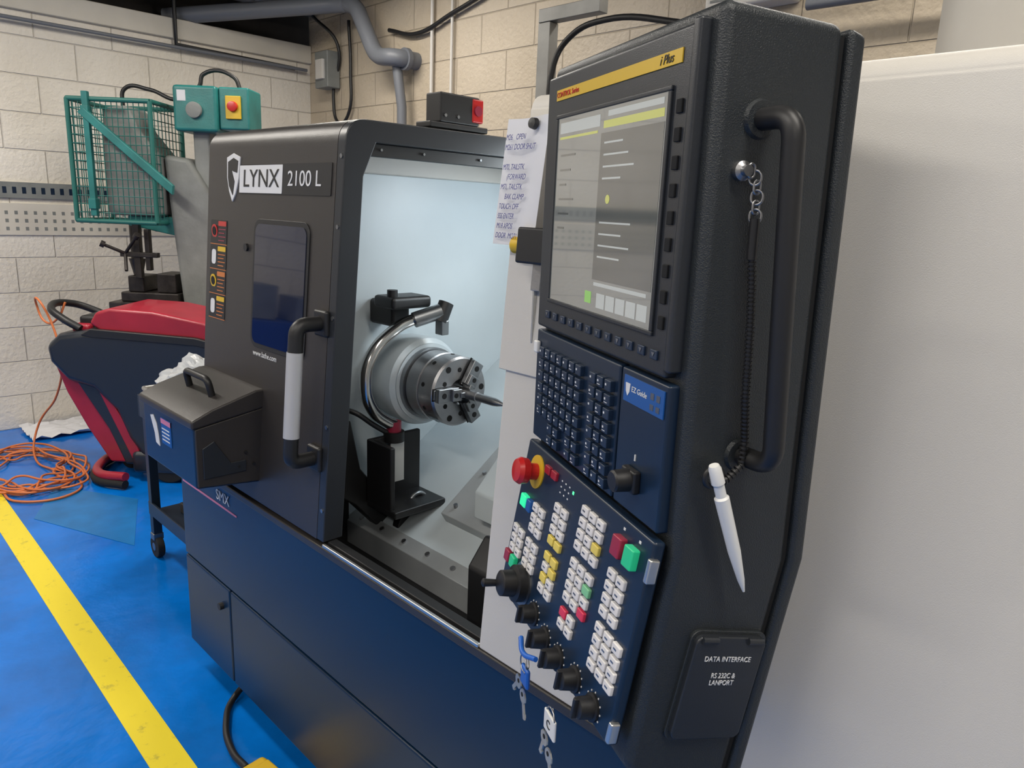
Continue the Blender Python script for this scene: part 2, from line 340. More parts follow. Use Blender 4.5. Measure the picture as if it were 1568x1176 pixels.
o=bpy.data.objects.new('work_light',l); COL.objects.link(o); o.parent=g; o.location=(0,-.01,-.01); o.rotation_euler=(math.radians(-15),math.radians(45),0)

# right light-grey enclosure
pr=[(Yf(.765),.765),(Yf(1.71),1.71)]
for i in range(7):
    a=math.pi-math.pi/2*i/6; pr.append((Yf(1.71)+.025+.025*math.cos(a),1.71+.025*math.sin(a)))
pr+=[(1.75,1.735),(1.75,.765)]
prism('right_enclosure',pr,'x',XP,XR,'light',LA,.004)
prism('raised_panel',[(Yf(1.285)-.006,1.285),(Yf(1.67)-.006,1.67),(Yf(1.67)+.004,1.67),(Yf(1.285)+.004,1.285)],'x',XP-.012,XP+.10,'light',LA,.002)
box('panel_pull_slot',XP+.057,XP+.061,Yf(1.4)-.012,Yf(1.4)-.004,1.34,1.46,'alu',LA,.001)
g=empty('door_interlock_switch',(XP+.075,Yf(1.50)-.006,1.495),(LEAN,0,0),LA)
box('switch_body',-.03,.035,-.045,0,-.028,.028,'black',g,.004)
cyl('switch_button',(-.035,-.02,0),(-.055,-.02,0),.014,'yel',g); box('switch_key',-.02,0,-.012,-.004,-.07,-.028,'steel',g,.001)
g=empty('roof_interlock',(XD-.04,1.225,1.735),(0,0,0),LA)
box('foot',-.028,.028,-.085,.10,0,.014,'black',g,.003); box('block',-.028,.028,-.055,.07,.014,.082,'black',g,.004); box('block_red',-.029,.030,.045,.082,.022,.078,'red',g,.004)
cyl('lens',(.030,.062,.05),(.034,.062,.05),.012,'redb',g); cyls('screws',[((.028,y,.03),(.031,y,.03),.004) for y in (-.04,.0)],'dsteel',g)
g=empty('cable_post',(-1.72,1.84,1.70),(0,0,0),LA)
boxes('strut',[(-.025,.025,-.02,.02,0,.429),(-.025,.22,-.02,.02,.43,.47)],'galv',g,.002)
tube('cable',[(.06,-.02,.0),(.06,-.03,.3),(.12,-.03,.37),(.25,-.03,.40),(.5,-.03,.36),(.7,-.03,.3)],.009,'black',g)

def face(name,x,z,proud=.0): return (x,Yf(z)-proud,z)
def facepiece(name,x0,x1,z0,z1,d,r,mt,parent=LA,off=0,bev=0):
    w,h=x1-x0,z1-z0; 
    return prism(name,rr(w,h,r),'y',-d,.003,mt,parent,bev,loc=((x0+x1)/2,Yf((z0+z1)/2)-off,(z0+z1)/2),rot=(LEAN,0,0))
facepiece('window_frame',-1.815,-1.54,1.18,1.505,.003,.03,'black',bev=.001)
facepiece('window_glass',-1.803,-1.552,1.192,1.493,.0045,.022,'glass')
facepiece('nameplate',-1.905,-1.462,1.565,1.637,.002,.003,'black')
facepiece('nameplate_white',-1.905,-1.680,1.567,1.635,.0028,.002,'wtext')
text('nameplate_word','LYNX',.062,(-1.885,Yf(1.6)-.0035,1.601),(H+LEAN,0,0),'black',LA,sx=1.2)
text('nameplate_number','2100 L',.05,(-1.655,Yf(1.6)-.0025,1.601),(H+LEAN,0,0),'wtext',LA,sx=1.1)
prism('emblem_rim',[(-.038,.052),(0,.062),(.038,.052),(.034,0),(.018,-.04),(0,-.062),(-.02,-.035),(-.034,0)],'y',-.003,.002,'wtext',LA,.001,loc=(-1.945,Yf(1.605),1.605),rot=(LEAN,0,0))
prism('emblem_face',[(-.028,.04),(.004,.05),(.03,.042),(.026,.012),(-.006,.018),(.012,-.01),(.004,-.045),(-.018,-.022),(-.026,0)],'y',-.0042,.002,'black',LA,0,loc=(-1.945,Yf(1.605),1.605),rot=(LEAN,0,0))
text('website','www.lathe.com',.02,(-1.80,Yf(1.165)-.001,1.165),(H+LEAN,0,0),'wtext',LA)
for i in range(4):
    z1=1.493-i*.068
    facepiece('warning_label',-2.075,-1.975,z1-.064,z1,.0012,.004,'black')
    facepiece('warning_border',-2.075,-1.975,z1-.066,z1-.064,.0014,.0005,'orl')
    facepiece('warning_heading',-2.027,-1.979,z1-.016,z1-.003,.0018,.002,'red' if i==0 else ('yel' if i%2 else 'orl'))
    for k in range(4): facepiece('warning_lines',-2.025,-1.981-(k%2)*.008,z1-.026-k*.010,z1-.0235-k*.010,.0018,.0008,'orl' if i else 'redb')
    if i in (0,2): lathe('warning_pictogram',[(0,.018),(.0015,.018)],(-2.05,Yf(z1-.03)-.001,z1-.03),(0,-1,0),'red' if i==0 else 'yel',LA); lathe('warning_pictogram_core',[(0,.012),(.0022,.012)],(-2.05,Yf(z1-.03)-.001,z1-.03),(0,-1,0),'hole',LA)
    else: facepiece('warning_pictogram',-2.064,-2.038,z1-.052,z1-.012,.0018,.009,'wtext')
cyl('door_lock',face('',-1.855,1.43,-.003),face('',-1.855,1.43,.006),.010,'black',LA)
cyls('door_screws',[(face('',XD-.012,z,-.002),face('',XD-.012,z,.002),.005) for z in (.85,1.05,1.3,1.5,1.65)],'dsteel',LA,12)
hy=lambda z:Yf(z)-.068
hp=arcpath([(-1.465,Yf(1.285)+.004,1.285),(-1.465,hy(1.285),1.285),(-1.465,hy(.97),.97),(-1.465,Yf(.97)+.004,.97)],.025)
tube('door_handle_ends',hp,.017,'black',LA,smooth=False,res=5)
tube('door_handle_grip',[(-1.465,hy(1.22),1.225),(-1.465,hy(1.03),1.03)],.0185,'hgrey',LA,smooth=False,res=5)
boxes('door_handle_feet',[(-1.492,-1.438,Yf(1.285)-.012,Yf(1.285)+.004,1.255,1.315),(-1.492,-1.438,Yf(.97)-.012,Yf(.97)+.004,.94,1.0)],'black',LA,.006)
text('base_logo','SMX',.045,(-2.03,.838,.705),(H,0,0),'wtext',LA); box('base_logo_underline',-2.28,-1.90,.8385,.8405,.672,.677,'pink',LA,0)

# ------------------------------------------------------------------ parts box on front
PB=empty('chip_collecting_box')
prism('box_body',[(.674,.845),(.674,1.005),(.86,1.035),(.86,.825)],'x',-2.085,-1.745,'navy',PB,.006)
prism('box_lid',[(.667,1.0),(.667,1.022),(.72,1.045),(.835,1.078),(.865,1.078),(.865,1.03)],'x',-2.095,-1.738,'char',PB,.006)
prism('box_side_panel',[(.676,.85),(.676,1.0),(.862,1.03),(.862,.83)],'x',-1.747,-1.740,'char',PB,.003)
prism('box_side_recess',[(.69,.87),(.69,.95),(.72,.965),(.76,.90),(.80,.90),(.80,.87)],'x',-1.741,-1.736,'bezel',PB,.002)
cyls('box_side_screws',[((-1.745,y,z),(-1.735,y,z),.004) for y,z in ((.80,.92),(.78,.885),(.82,.885))],'black',PB)
tube('box_lid_handle',arcpath([(-1.97,.76,1.05),(-1.97,.75,1.10),(-1.83,.75,1.10),(-1.83,.76,1.05)],.02),.009,'black',PB,smooth=False,res=4)
prism('box_label_hand',[(-2.03,.975),(-2.005,.93),(-2.0,.905),(-1.975,.90),(-1.98,.93),(-1.99,.96),(-2.01,.98)],'y',.6725,.675,'wtext',PB)
boxes('box_labels_blue',[(-1.955,-1.89,.6725,.675,.915,.985)],'blab',PB)
boxes('box_label_pink',[(-1.955,-1.89,.672,.6745,.970,.983)],'pink',PB); boxes('box_label_lines',[(-1.95,-1.90,.672,.6745,.955-i*.01,.958-i*.01) for i in range(4)],'wtext',PB)

# ------------------------------------------------------------------ control pendant
ang=math.radians(154.4-180)
CP=empty('cnc_control_panel',(-.3685,.6026,0),(0,0,ang))
A0=-.385
prism('case_front',[(.010,1.738),(.142,1.730),(.156,1.19),(.106,.905),(-.0,.945),(-.022,.965),(.014,1.205)],'x',A0,0,'pend',CP,.011,seg=4)
prism('case_seam',[(.04,1.72),(.146,1.72),(.160,1.19),(.112,.90),(.02,.95),(.04,1.2)],'x',A0+.006,-.006,'hole',CP,0)
prism('case_back',[(.146,1.728),(.166,1.722),(.179,1.19),(.127,.895),(.110,.902),(.160,1.19)],'x',A0,0.002,'pend',CP,.006)
box('screen_bezel',-.378,-.028,0.0,.02,1.393,1.722,'bezel',CP,.004)
boxes('bezel_right_rib',[(-.030,-.018,-.002,.02,1.40,1.725)],'bezel',CP,.003)
bx=(-.3335,-.0625,1.4365,1.667)
boxes('screen_frame',[(bx[0]-.006,bx[1]+.006,-.003,.002,bx[3],bx[3]+.005),(bx[0]-.006,bx[1]+.006,-.003,.002,bx[2]-.005,bx[2]),(bx[0]-.006,bx[0],-.003,.002,bx[2],bx[3]),(bx[1],bx[1]+.006,-.003,.002,bx[2],bx[3])],'bezel',CP,.001)
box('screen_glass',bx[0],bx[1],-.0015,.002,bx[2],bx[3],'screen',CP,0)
ys=(-.0018,-.0014)
boxes('screen_dark_reflection',[(-.205,-.066,*ys,1.475,1.640)],'ui_d',CP)  # darker area of the screen's reflection, painted as a dimmer patch
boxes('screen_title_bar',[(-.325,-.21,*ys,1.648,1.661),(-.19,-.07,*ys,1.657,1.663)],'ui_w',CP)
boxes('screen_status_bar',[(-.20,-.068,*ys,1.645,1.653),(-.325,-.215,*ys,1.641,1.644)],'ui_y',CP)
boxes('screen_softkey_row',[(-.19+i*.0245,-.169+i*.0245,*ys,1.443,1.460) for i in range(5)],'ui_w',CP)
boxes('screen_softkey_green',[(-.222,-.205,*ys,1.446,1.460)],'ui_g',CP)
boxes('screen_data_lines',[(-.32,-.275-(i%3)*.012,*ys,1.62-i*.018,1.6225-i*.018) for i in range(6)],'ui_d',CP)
boxes('screen_patch_lines',[(-.195,-.15+(i%3)*.014,-.0021,-.0018,1.628-i*.013,1.630-i*.013) for i in range(4)]+[(-.195,-.12-(i%2)*.02,-.0021,-.0018,1.54-i*.013,1.542-i*.013) for i in range(4)],'ui_w',CP)
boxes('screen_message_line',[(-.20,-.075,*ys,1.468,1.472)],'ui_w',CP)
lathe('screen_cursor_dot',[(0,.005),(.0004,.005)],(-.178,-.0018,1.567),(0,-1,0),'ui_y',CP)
box('brand_strip',-.345,-.045,-.0012,.001,1.690,1.703,'yel',CP,0)
text('brand_left','CONTROL Series',.009,(-.343,-.0016,1.6965),(H,0,0),'red',CP)
text('brand_right','i Plus',.012,(-.085,-.0016,1.6965),(H,0,0),'black',CP,shear=.3)
boxes('softkeys_side',[(-.047,-.037,-.0025,.001,1.645-i*.0255,1.658-i*.0255) for i in range(9)],'hole',CP,.001)
boxes('softkeys_bottom',[(-.345+i*.0262,-.331+i*.0262,-.0025,.001,1.409,1.419) for i in range(12)],'key',CP,.001)
tri=bmesh.new()
for i in range(12):
    x=-.338+i*.0262; vs=[tri.verts.new((x-.003,-.003,1.4165)),tri.verts.new((x+.003,-.003,1.4165)),tri.verts.new((x,-.003,1.4115))]; tri.faces.new(vs)
mk(tri,'softkey_marks','dsteel',CP,smooth=False)
box('keyboard_panel',-.378,-.122,.001,.02,1.230,1.388,'panelblue',CP,.003)
box('right_blank_panel',-.118,-.018,.001,.02,1.230,1.388,'panelblue',CP,.003)
kb=[];leg=[]
for r_ in range(8):
    for c in range(11):
        if c in (7,) or (r_>5 and c in (0,1,4)) : continue
        x=-.352+c*.0205; z=1.367-r_*.0168
        kb.append((x,x+.0155,-.0055,.002,z-.0130,z)); 
        leg.append((x+.003,x+.006,-.0058,-.0053,z-.007,z-.0045)); 
        if (r_+c)%2: leg.append((x+.003,x+.010,-.0058,-.0053,z-.0102,z-.0095))
boxes('keyboard_keys',kb,'key',CP,.0012); boxes('key_legends',leg,'wtext',CP)
boxes('usb_cover',[(-.374,-.362,-.006,.001,1.355,1.372)],'white',CP,.002)
box('function_label',-.108,-.024,-.0006,.0015,1.352,1.381,'blab',CP,0)
text('function_label_text','EZ Guide',.0085,(-.090,-.001,1.368),(H,0,0),'wtext',CP); boxes('function_icons',[(-.050,-.043,-.001,0,1.367,1.374),(-.038,-.031,-.001,0,1.367,1.374),(-.050,-.043,-.001,0,1.356,1.362),(-.038,-.031,-.001,0,1.356,1.362)],'dsteel',CP)
prism('label_shield',[(-.103,1.373),(-.093,1.373),(-.094,1.364),(-.098,1.359),(-.102,1.364)],'y',-.0014,0,'wtext',CP)
box('selector_base',-.088,-.058,-.008,.002,1.258,1.284,'black',CP,.003); lathe('selector_knob',[(0,.013),(.018,.012),(.02,.010)],(-.073,-.006,1.271),(0,-1,0),'black',CP)
boxes('selector_ticks',[(-.098,-.094,-.0002,.0012,1.266,1.276),(-.074,-.072,-.0002,.0012,1.292,1.299)],'wtext',CP)
LP=empty('operator_panel',(0,0,1.224),(-math.atan(.16),0,0),CP)
box('operator_plate',-.378,-.012,-.003,.012,-.238,0,'panelblue',LP,.004)
boxes('panel_clips',[(-.015,-.007,-.006,.006,-.045,-.018),(-.015,-.007,-.006,.006,-.232,-.208)],'alu',LP,.002)
KW,KH,PW,PH=.0175,.0118,.0212,.0152
def key(lst,m_): 
    boxes('membrane_keys_'+m_,[(x,x+KW,-.0075,-.001,z-KH,z) for x,z in lst],m_,LP,.0016)
grp=[(-.364,2,1.098,3),(-.312,2,1.150,3),(-.312,2,1.098,3),(-.246,2,1.176,4),(-.246,2,1.108,4),(-.172,3,1.202,4),(-.172,3,1.134,4),(-.172,2,1.068,2),(-.083,2,1.164,4),(-.083,3,1.098,4)]
col={(4,0,0):'ykey',(4,1,0):'ykey',(4,1,1):'ykey',(3,1,3):'ykey',(5,2,2):'ykey',(6,2,1):'gkey',(7,0,0):'rkey',(6,2,3):'rkey',(3,0,3):'ykey',(4,0,2):'ykey'}
acc={};lab=[]
for gi,(a0,nc,zt,nr) in enumerate(grp):
    for c in range(nc):
        for r_ in range(nr):
            x=a0+c*PW
            if x+KW>-.016: continue
            z=(zt-1.224)*1.013-r_*PH; k_=col.get((gi,c,r_),'wkey'); acc.setdefault(k_,[]).append((x,z))
            if k_=='wkey': lab.append((x+.005,x+.0115,-.0078,-.0074,z-.0068,z-.0048))
acc.setdefault('redp',[]); acc['redp']+=[(-.298,-.014),(-.276,-.014)]
for k_,v in acc.items(): key(v,k_)
boxes('membrane_legends',lab,'dsteel',LP)
boxes('cycle_buttons_green',[(-.054,-.034,-.012,0,-.044,-.020),(-.350,-.332,-.010,0,-.19,-.172)],'green',LP,.002)
boxes('power_button_green',[(-.354,-.334,-.010,0,-.095,-.077)],'greenlit',LP,.002)
boxes('power_button_blue',[(-.331,-.315,-.010,0,-.095,-.077)],'blab',LP,.002)
boxes('cycle_buttons_red',[(-.082,-.062,-.012,0,-.044,-.020),(-.372,-.354,-.010,0,-.19,-.172)],'redb',LP,.002)
boxes('status_ticks',[(-.246+i*.012,-.243+i*.012,-.0035,-.002,z,z+.0018) for i in range(3) for z in (-.020,-.028,-.036)]+[(-.04,-.036,-.0035,-.002,-.013,-.010),(-.075,-.071,-.0035,-.002,-.013,-.010)],'wtext',LP)
boxes('status_led',[(-.210,-.206,-.0035,-.002,-.024,-.020)],'led_g',LP)
lathe('estop_ring',[(0,.024),(.002,.024),(.002,.018)],(-.328,-.003,-.036),(0,-1,0),'yel',LP)
lathe('estop_button',[(0,.012),(.012,.012),(.016,.018),(.026,.0195),(.032,.016),(.034,0)],(-.328,-.004,-.036),(0,-1,0),'red',LP)
lathe('handwheel',[(0,.026),(.014,.026),(.016,.019),(.034,.018),(.036,.015)],(-.300,-.003,-.195),(0,-1,0),'black',LP)
lathe('handwheel_dial',[(0,.031),(.002,.031)],(-.300,-.003,-.195),(0,-1,0),'dsteel',LP)
lathe('handwheel_crank',[(0,.005),(.02,.006),(.022,.003)],(-.316,-.037,-.203),(0,-1,0),'black',LP)
for i,(x,z) in enumerate([(-.245,-.212),(-.20,-.222),(-.155,-.222),(-.105,-.218),(-.055,-.220)]):
    g=empty('override_knob',(x,-.003,z),(0,0,0),LP)
    lathe('skirt',[(0,.016),(.003,.016),(.004,.013),(.02,.012),(.021,.010)],(0,0,0),(0,-1,0),'black',g); box('pointer',-.0025,.0025,-.026,-.018,-.012,.012,'black',g,.001)
    boxes('dial_ticks',[(.018*math.cos(t)-.0008,.018*math.cos(t)+.0008,-.0008,.0,.018*math.sin(t)-.0008,.018*math.sin(t)+.0008) for t in [k*.5-.4 for k in range(8)]],'wtext',g)
tube('side_handle',arcpath([(-.005,.058,1.640),(.042,.062,1.640),(.042,.086,1.318),(-.005,.078,1.318)],.022,8),.0102,'black',CP,smooth=False,res=6)
lathe('handle_boss',[(0,.018),(.004,.016)],(0,.058,1.640),(1,0,0),'pend',CP); lathe('handle_boss_low',[(0,.018),(.004,.016)],(0,.078,1.318),(1,0,0),'pend',CP)
g=empty('data_interface_cover',(0,.080,1.052),(math.radians(-11),0,0),CP)
prism('cover',rr(.092,.124,.010),'x',-.002,.010,'bezel',g,.002); prism('cover_lip',rr(.100,.132,.012),'x',-.002,.004,'pend',g,.001)
cyls('cover_hinge',[((.010,-.040,.058),(.010,-.020,.058),.004),((.010,.020,.058),(.010,.040,.058),.004)],'bezel',g)
text('cover_text','DATA INTERFACE',.0085,(.0103,0,.036),(H,0,H),'wtext',g,'CENTER',sx=.9); text('cover_text2','RS 232C &\nLANPORT',.0085,(.0103,.0,.012),(H,0,H),'wtext',g,'CENTER',sx=.85)
# stylus
ST=empty('touch_pen',(-.3685,.6026,0),(0,0,ang))
lathe('anchor',[(0,.009),(.006,.009),(.008,.005),(.014,.005)],(0,.042,1.594),(1,0,0),'steel',ST)
for k,(yy,z) in enumerate([(.046,1.594),(.051,1.588),(.054,1.580),(.055,1.571),(.055,1.562),(.0555,1.554)]):
    tube('chain_link',[(.012+.004*(k%2)*math.cos(a),yy+.0035*math.cos(a),z+.0065*math.sin(a)) for a in [i*math.pi/3 for i in range(6)]],.0012,'steel',ST,cyclic=True)
cyl('crimp',(.013,.055,1.552),(.013,.056,1.515),.0046,'black',ST)
tp=[Vector(p) for p in [(.013,.056,1.52),(.013,.060,1.49),(.014,.063,1.45),(.014,.067,1.38),(.014,.072,1.335),(.015,.070,1.312),(.016,.055,1.300),(.018,.040,1.294)]]
tube('tether',tp,.0030,'black',ST)
rib=[]
for a,b in zip(tp,tp[1:]):
    n_=max(1,int((b-a).length/.004)); d=(b-a).normalized()
    for i in range(n_): c=a+(b-a)*(i/n_); rib.append((c-d*.0011,c+d*.0011,.0042))
cyls('tether_coils',rib,'black',ST,12)
d0=Vector((.018,.036,1.316)); d1=Vector((.022,.087,1.174)); dd=d1-d0
lathe('pen_body',[(0,.005),(.004,.0065),(.020,.007),(.022,.0055),(.035,.0055),(.037,.0075),(.10,.0066),(.135,.0038),(.150,.0012)],d0,dd,'white',ST)
tube('pen_clip',[(.014,.040+.010*math.cos(a),1.302+.010*math.sin(a)) for a in [i*math.pi/3 for i in range(6)]],.003,'black',ST,cyclic=True)
# keys
KB=empty('key_bunch',(-.3685,.6026,0),(0,0,ang))
for (x,y,z,s) in [(-.200,-.062,.985,1),(-.105,-.062,.975,-1)]:
    tube('key_ring',[(x,y+.002*s,z+.0)]+[(x+.012*math.cos(a),y-.004,z-.012+.012*math.sin(a)) for a in [i*math.pi/3 for i in range(6)]],.001,'steel',KB,cyclic=False)
tube('blue_strap',[(-.225,-.062,.996),(-.20,-.068,.990),(-.17,-.062,.998)],.0035,'blue',KB)
box('blue_tag',-.212,-.188,-.066,-.060,.940,.968,'blue',KB,.004)
box('white_tag',-.122,-.090,-.068,-.064,.938,.966,'white',KB,.003)
text('tag_letter','C',.016,(-.112,-.0685,.952),(H,0,0),'black',KB)
def keyb(x,y,z,t):
    g=empty('metal_key',(x,y,z),(0,t,0),KB); lathe('bow',[(0,.010),(.002,.010)],(0,0,0),(0,-1,0),'alu',g,seg=10); boxes('blade',[(-.003,.003,-.002,0,-.030,-.008),(.003,.005,-.002,0,-.027,-.022)],'alu',g)
    cyl('bow_hole',(0,-.0025,.003),(0,.0,.003),.003,'hole',g)
keyb(-.218,-.064,.935,.7); keyb(-.195,-.066,.928,-.3); keyb(-.118,-.066,.925,.35); keyb(-.098,-.068,.915,-.35)
# paper note
PN=empty('handwritten_note',(XP+.03,Yf(1.6)-.03,1.60),(LEAN-.02,0,math.radians(-6)))
bm=bmesh.new(); nx,nz=8,10; V=[]
for i in range(nx+1):
    for j in range(nz+1):
        x=-.058+.110*i/nx; z=-.105+.20*j/nz; V.append(bm.verts.new((x,.006*math.sin(i*.6)-.004*(nz-j)/nz,z)))
for i in range(nx):
    for j in range(nz): a=i*(nz+1)+j; bm.faces.new([V[a],V[a+nz+1],V[a+nz+2],V[a+1]])
mk(bm,'paper_sheet','paper',PN)
for i,t in enumerate(['M26.   OPEN','M261 DOOR SHUT','','M70, TAILSTK','     (FORWARD','M71, TAILSTK','     BAK CLAMP','TOUCH OFF','SSS ENTER','M19 XPOS','DOOR  MO71']):
    if t: text('note_line',t,.0125,(-.050,-.007,.064-i*.0155),(H,0,math.radians(0)),'ink',PN,sx=.72,ext=.0001,shear=.25)
lathe('note_magnet',[(0,.009),(.008,.008),(.009,.0)],(.018,-.006,.082),(0,-1,0),'black',PN)
box('second_sheet',.058,.085,.014,.016,-.10,.09,'paper',PN,0)

# ------------------------------------------------------------------ workshop items
hd=math.radians(44.6)
TC=empty('tool_cart',(-2.85,1.27,0))
boxes('cart_top',[(-.36,.30,-.24,.24,.64,.655),(-.36,.30,-.25,-.24,.64,.735),(-.36,.30,.24,.25,.64,.735),(-.37,-.36,-.25,.25,.64,.735),(.30,.31,-.25,.25,.64,.735)],'cart',TC,.003)
boxes('cart_legs',[(x-.018,x+.018,y-.018,y+.018,.11,.66) for x in (-.33,.28) for y in (-.225,.225)],'cart',TC,.002)
boxes('cart_shelf',[(-.35,.30,-.24,.24,.20,.215),(-.35,.30,-.245,-.235,.20,.26)],'cart',TC,.002)
for x in (-.33,.28):
    for y in (-.225,.225):
        cyl('caster_wheel',(x,y-.015,.05),(x,y+.015,.05),.05,'rubber',TC,bev=.004); cyl('caster_hub',(x,y-.017,.05),(x,y+.017,.05),.018,'dsteel',TC); box('caster_fork',x-.02,x+.02,y-.022,y+.022,.085,.115,'dsteel',TC,.004)
tube('cart_handle',[(-.37,-.2,.73),(-.43,-.2,.74),(-.43,.2,.74),(-.37,.2,.73)],.012,'alu',TC,smooth=False)
boxes('cart_shelf_tools',[(-.25,-.05,-.15,0,.216,.26),(0,.15,-.2,-.05,.216,.24)],'char',TC,.004)
bm=bmesh.new(); bmesh.ops.create_icosphere(bm,subdivisions=5,radius=1)
for v in bm.verts:
    n_=1+.28*noise.noise(v.co*2.3)+.16*abs(noise.noise(v.co*6)); v.co=Vector((v.co.x*.27*n_,v.co.y*.14*n_,max(-.118,v.co.z*.135*n_)))
BG=mk(bm,'crumpled_plastic_bag','bag',TC,smooth=False,loc=(-.06,-.09,.775))
# floor scrubber
FS=empty('floor_scrubber',(-4.40,1.36,0),(0,0,hd))
def px(p): return ((p[0]-190)*.0038,(715-p[1])*.0039)
body=[px(p) for p in [(112,545),(108,522),(128,505),(165,500),(315,505),(400,520),(430,640),(410,680),(235,680),(215,650),(200,610),(170,580),(135,570)]]
prism('scrubber_body',body,'y',-.24,.24,'scrub',FS,.035,seg=5)
lid=[px(p) for p in [(170,490),(180,474),(200,468),(260,470),(330,482),(400,505),(400,520),(315,506),(185,500)]]
prism('scrubber_red_lid',lid,'y',-.22,.22,'redp',FS,.018,seg=4)
trm=[px(p) for p in [(160,505),(175,496),(320,503),(400,520),(400,528),(320,514),(175,508)]]
prism('scrubber_trim_band',trm,'y',-.246,.246,'black',FS,.006)
st=[px(p) for p in [(104,527),(122,524),(150,580),(185,640),(205,690),(180,690),(150,640),(125,590)]]
prism('scrubber_red_leg',st,'y',-.19,.19,'redp',FS,.012)
st=[px(p) for p in [(130,548),(165,560),(205,610),(235,690),(205,690),(185,640)]]
prism('scrubber_dark_leg',st,'y',-.215,.215,'scrub',FS,.012)
st=[px(p) for p in [(172,575),(182,575),(225,660),(232,690),(220,690)]]
prism('scrubber_red_accent',st,'y',-.222,.222,'redp',FS,.006)
tube('scrubber_handle',[(-.15,-.17,.84),(-.24,-.17,.89),(-.33,-.12,.935),(-.35,.10,.935),(-.26,.17,.89),(-.15,.17,.84)],.02,'black',FS)
box('scrubber_console',-.20,-.06,-.10,.10,.82,.90,'black',FS,.02); box('scrubber_console_red',-.22,-.12,-.14,.14,.80,.86,'redp',FS,.02)
tube('scrubber_squeegee',[(.12,-.34,.07),(-.05,-.28,.06),(-.14,-.12,.055),(-.15,.1,.055),(-.1,.28,.06)],.025,'redp',FS)
tube('scrubber_squeegee_rubber',[(.12,-.35,.03),(-.06,-.29,.028),(-.155,-.12,.028),(-.165,.1,.028),(-.11,.28,.028)],.024,'rubber',FS)
for y in (-.20,.20): cyl('scrubber_wheel',(.30,y-.03,.11),(.30,y+.03,.11),.11,'rubber',FS,bev=.01)
cyl('scrubber_caster',(-.02,-.02,.05),(-.02,.02,.05),.05,'rubber',FS); box('scrubber_caster_fork',-.06,.06,-.05,.05,.06,.16,'black',FS,.01)
box('scrubber_deck',.10,.85,-.24,.24,.05,.18,'scrub',FS,.03)
# orange cable
OC=empty('orange_extension_cable')
pts=[]
for i in range(120):
    a=i*.42; r_=.26+.07*math.sin(i*.9)+random.uniform(-.03,.03)
    pts.append((-4.68+r_*1.35*math.cos(a)+random.uniform(-.04,.04),.86+r_*.85*math.sin(a)+random.uniform(-.03,.03),.012+.04*random.random()*abs(math.sin(i*.3))))
tube('cable_coil',pts,.006,'orange',OC)
tube('cable_riser',[(-4.55,.98,.02),(-4.85,.95,.03),(-4.98,1.0,.15),(-4.78,1.08,.40),(-4.62,1.08,.65),(-4.66,1.06,.85),(-4.72,1.02,.97),(-4.80,1.03,.93),(-4.76,1.06,.83),(-4.68,1.1,.86),(-4.66,1.14,.95)],.006,'orange',OC)
tube('cable_run',[(-4.45,.70,.01),(-4.2,.74,.01),(-4.15,.95,.01),(-4.4,1.05,.01),(-4.6,.98,.02)],.006,'orange',OC)
bm=bmesh.new(); bmesh.ops.create_grid(bm,x_segments=14,y_segments=14,size=.5)
for v in bm.verts: v.co=Vector((v.co.x*.35,v.co.y*.75,.03+.03*random.random()))
mk(bm,'crumpled_paper_sheet','paper',None,smooth=False,loc=(-5.42,1.4,-.02))
WS=empty('slotted_wall_panel',(WX,0,0))
box('upper_strip',0,.02,.05,2.4,1.50,1.60,'castgrey',WS,.002); box('lower_panel',0,.012,.05,2.4,1.27,1.47,'trimw',WS,.002)
sl=[];s2=[]
for i in range(43):
    y=.08+i*.053; sl.append((.0195,.021,y,y+.022,1.53,1.57))
    for z in (1.30,1.35,1.40): s2.append((.0115,.0128,y,y+.018,z,z+.022))
boxes('upper_slots',sl,'panelblue',WS); boxes('lower_slots',s2,'castgrey',WS)
SC=empty('unseen_reflection_cabinet',(WX+.25,-1.1,0))  # unseen cabinet added so the door window reflects something blue and grey
box('carcass',-.22,.22,-.5,.5,.05,.95,'cab',SC,.008); boxes('doors',[(.22,.235,-.495,-.005,.08,.93),(.22,.235,.005,.495,.08,.93)],'cab',SC,.003); boxes('handles',[(.235,.25,-.05,-.03,.45,.6),(.235,.25,.03,.05,.45,.6)],'alu',SC,.002); boxes('plinth',[(-.2,.2,-.48,.48,0,.05)],'black',SC); boxes('boxes_on_top',[(-.15,.15,-.45,-.1,.951,1.15),(-.15,.12,.05,.4,.951,1.22)],'castgrey',SC,.01)
# guarded drilling machine
DM=empty('guarded_drilling_machine',(-5.0,1.65,0),(0,0,hd))
def q(p): return ((p[0]-200)*.0040,2.71-.00389*p[1])
bars=[]
def barbox(x0,x1,y0,y1,z0,z1,r):
    for x in(x0,x1):
        for y in (y0,y1): bars.append(((x,y,z0),(x,y,z1),r))
    for z in (z0,z1):
        for x in (x0,x1): bars.append(((x,y0,z),(x,y1,z),r))
        for y in (y0,y1): bars.append(((x0,y,z),(x1,y,z),r))
cx0,cx1,cz0,cz1=-.24,.24,1.39,2.08
barbox(cx0,cx1,-.20,.20,cz0,cz1,.014)
cyls('guard_frame',bars,'cagegreen',DM)
mesh=[]
for i in range(1,15):
    x=cx0+(cx1-cx0)*i/15; mesh.append(((x,-.20,cz0),(x,-.20,cz1),.003))
for i in range(1,14):
    z=cz0+(cz1-cz0)*i/14; mesh+=[((cx0,-.20,z),(cx1,-.20,z),.003),((cx0,-.20,z),(cx0,.20,z),.003),((cx1,-.20,z),(cx1,.20,z),.003)]
for i in range(1,9):
    y=-.20+.40*i/9; mesh+=[((cx0,y,cz0),(cx0,y,cz1),.003),((cx1,y,cz0),(cx1,y,cz1),.003)]
cyls('guard_mesh',mesh,'cagegreen',DM,6)
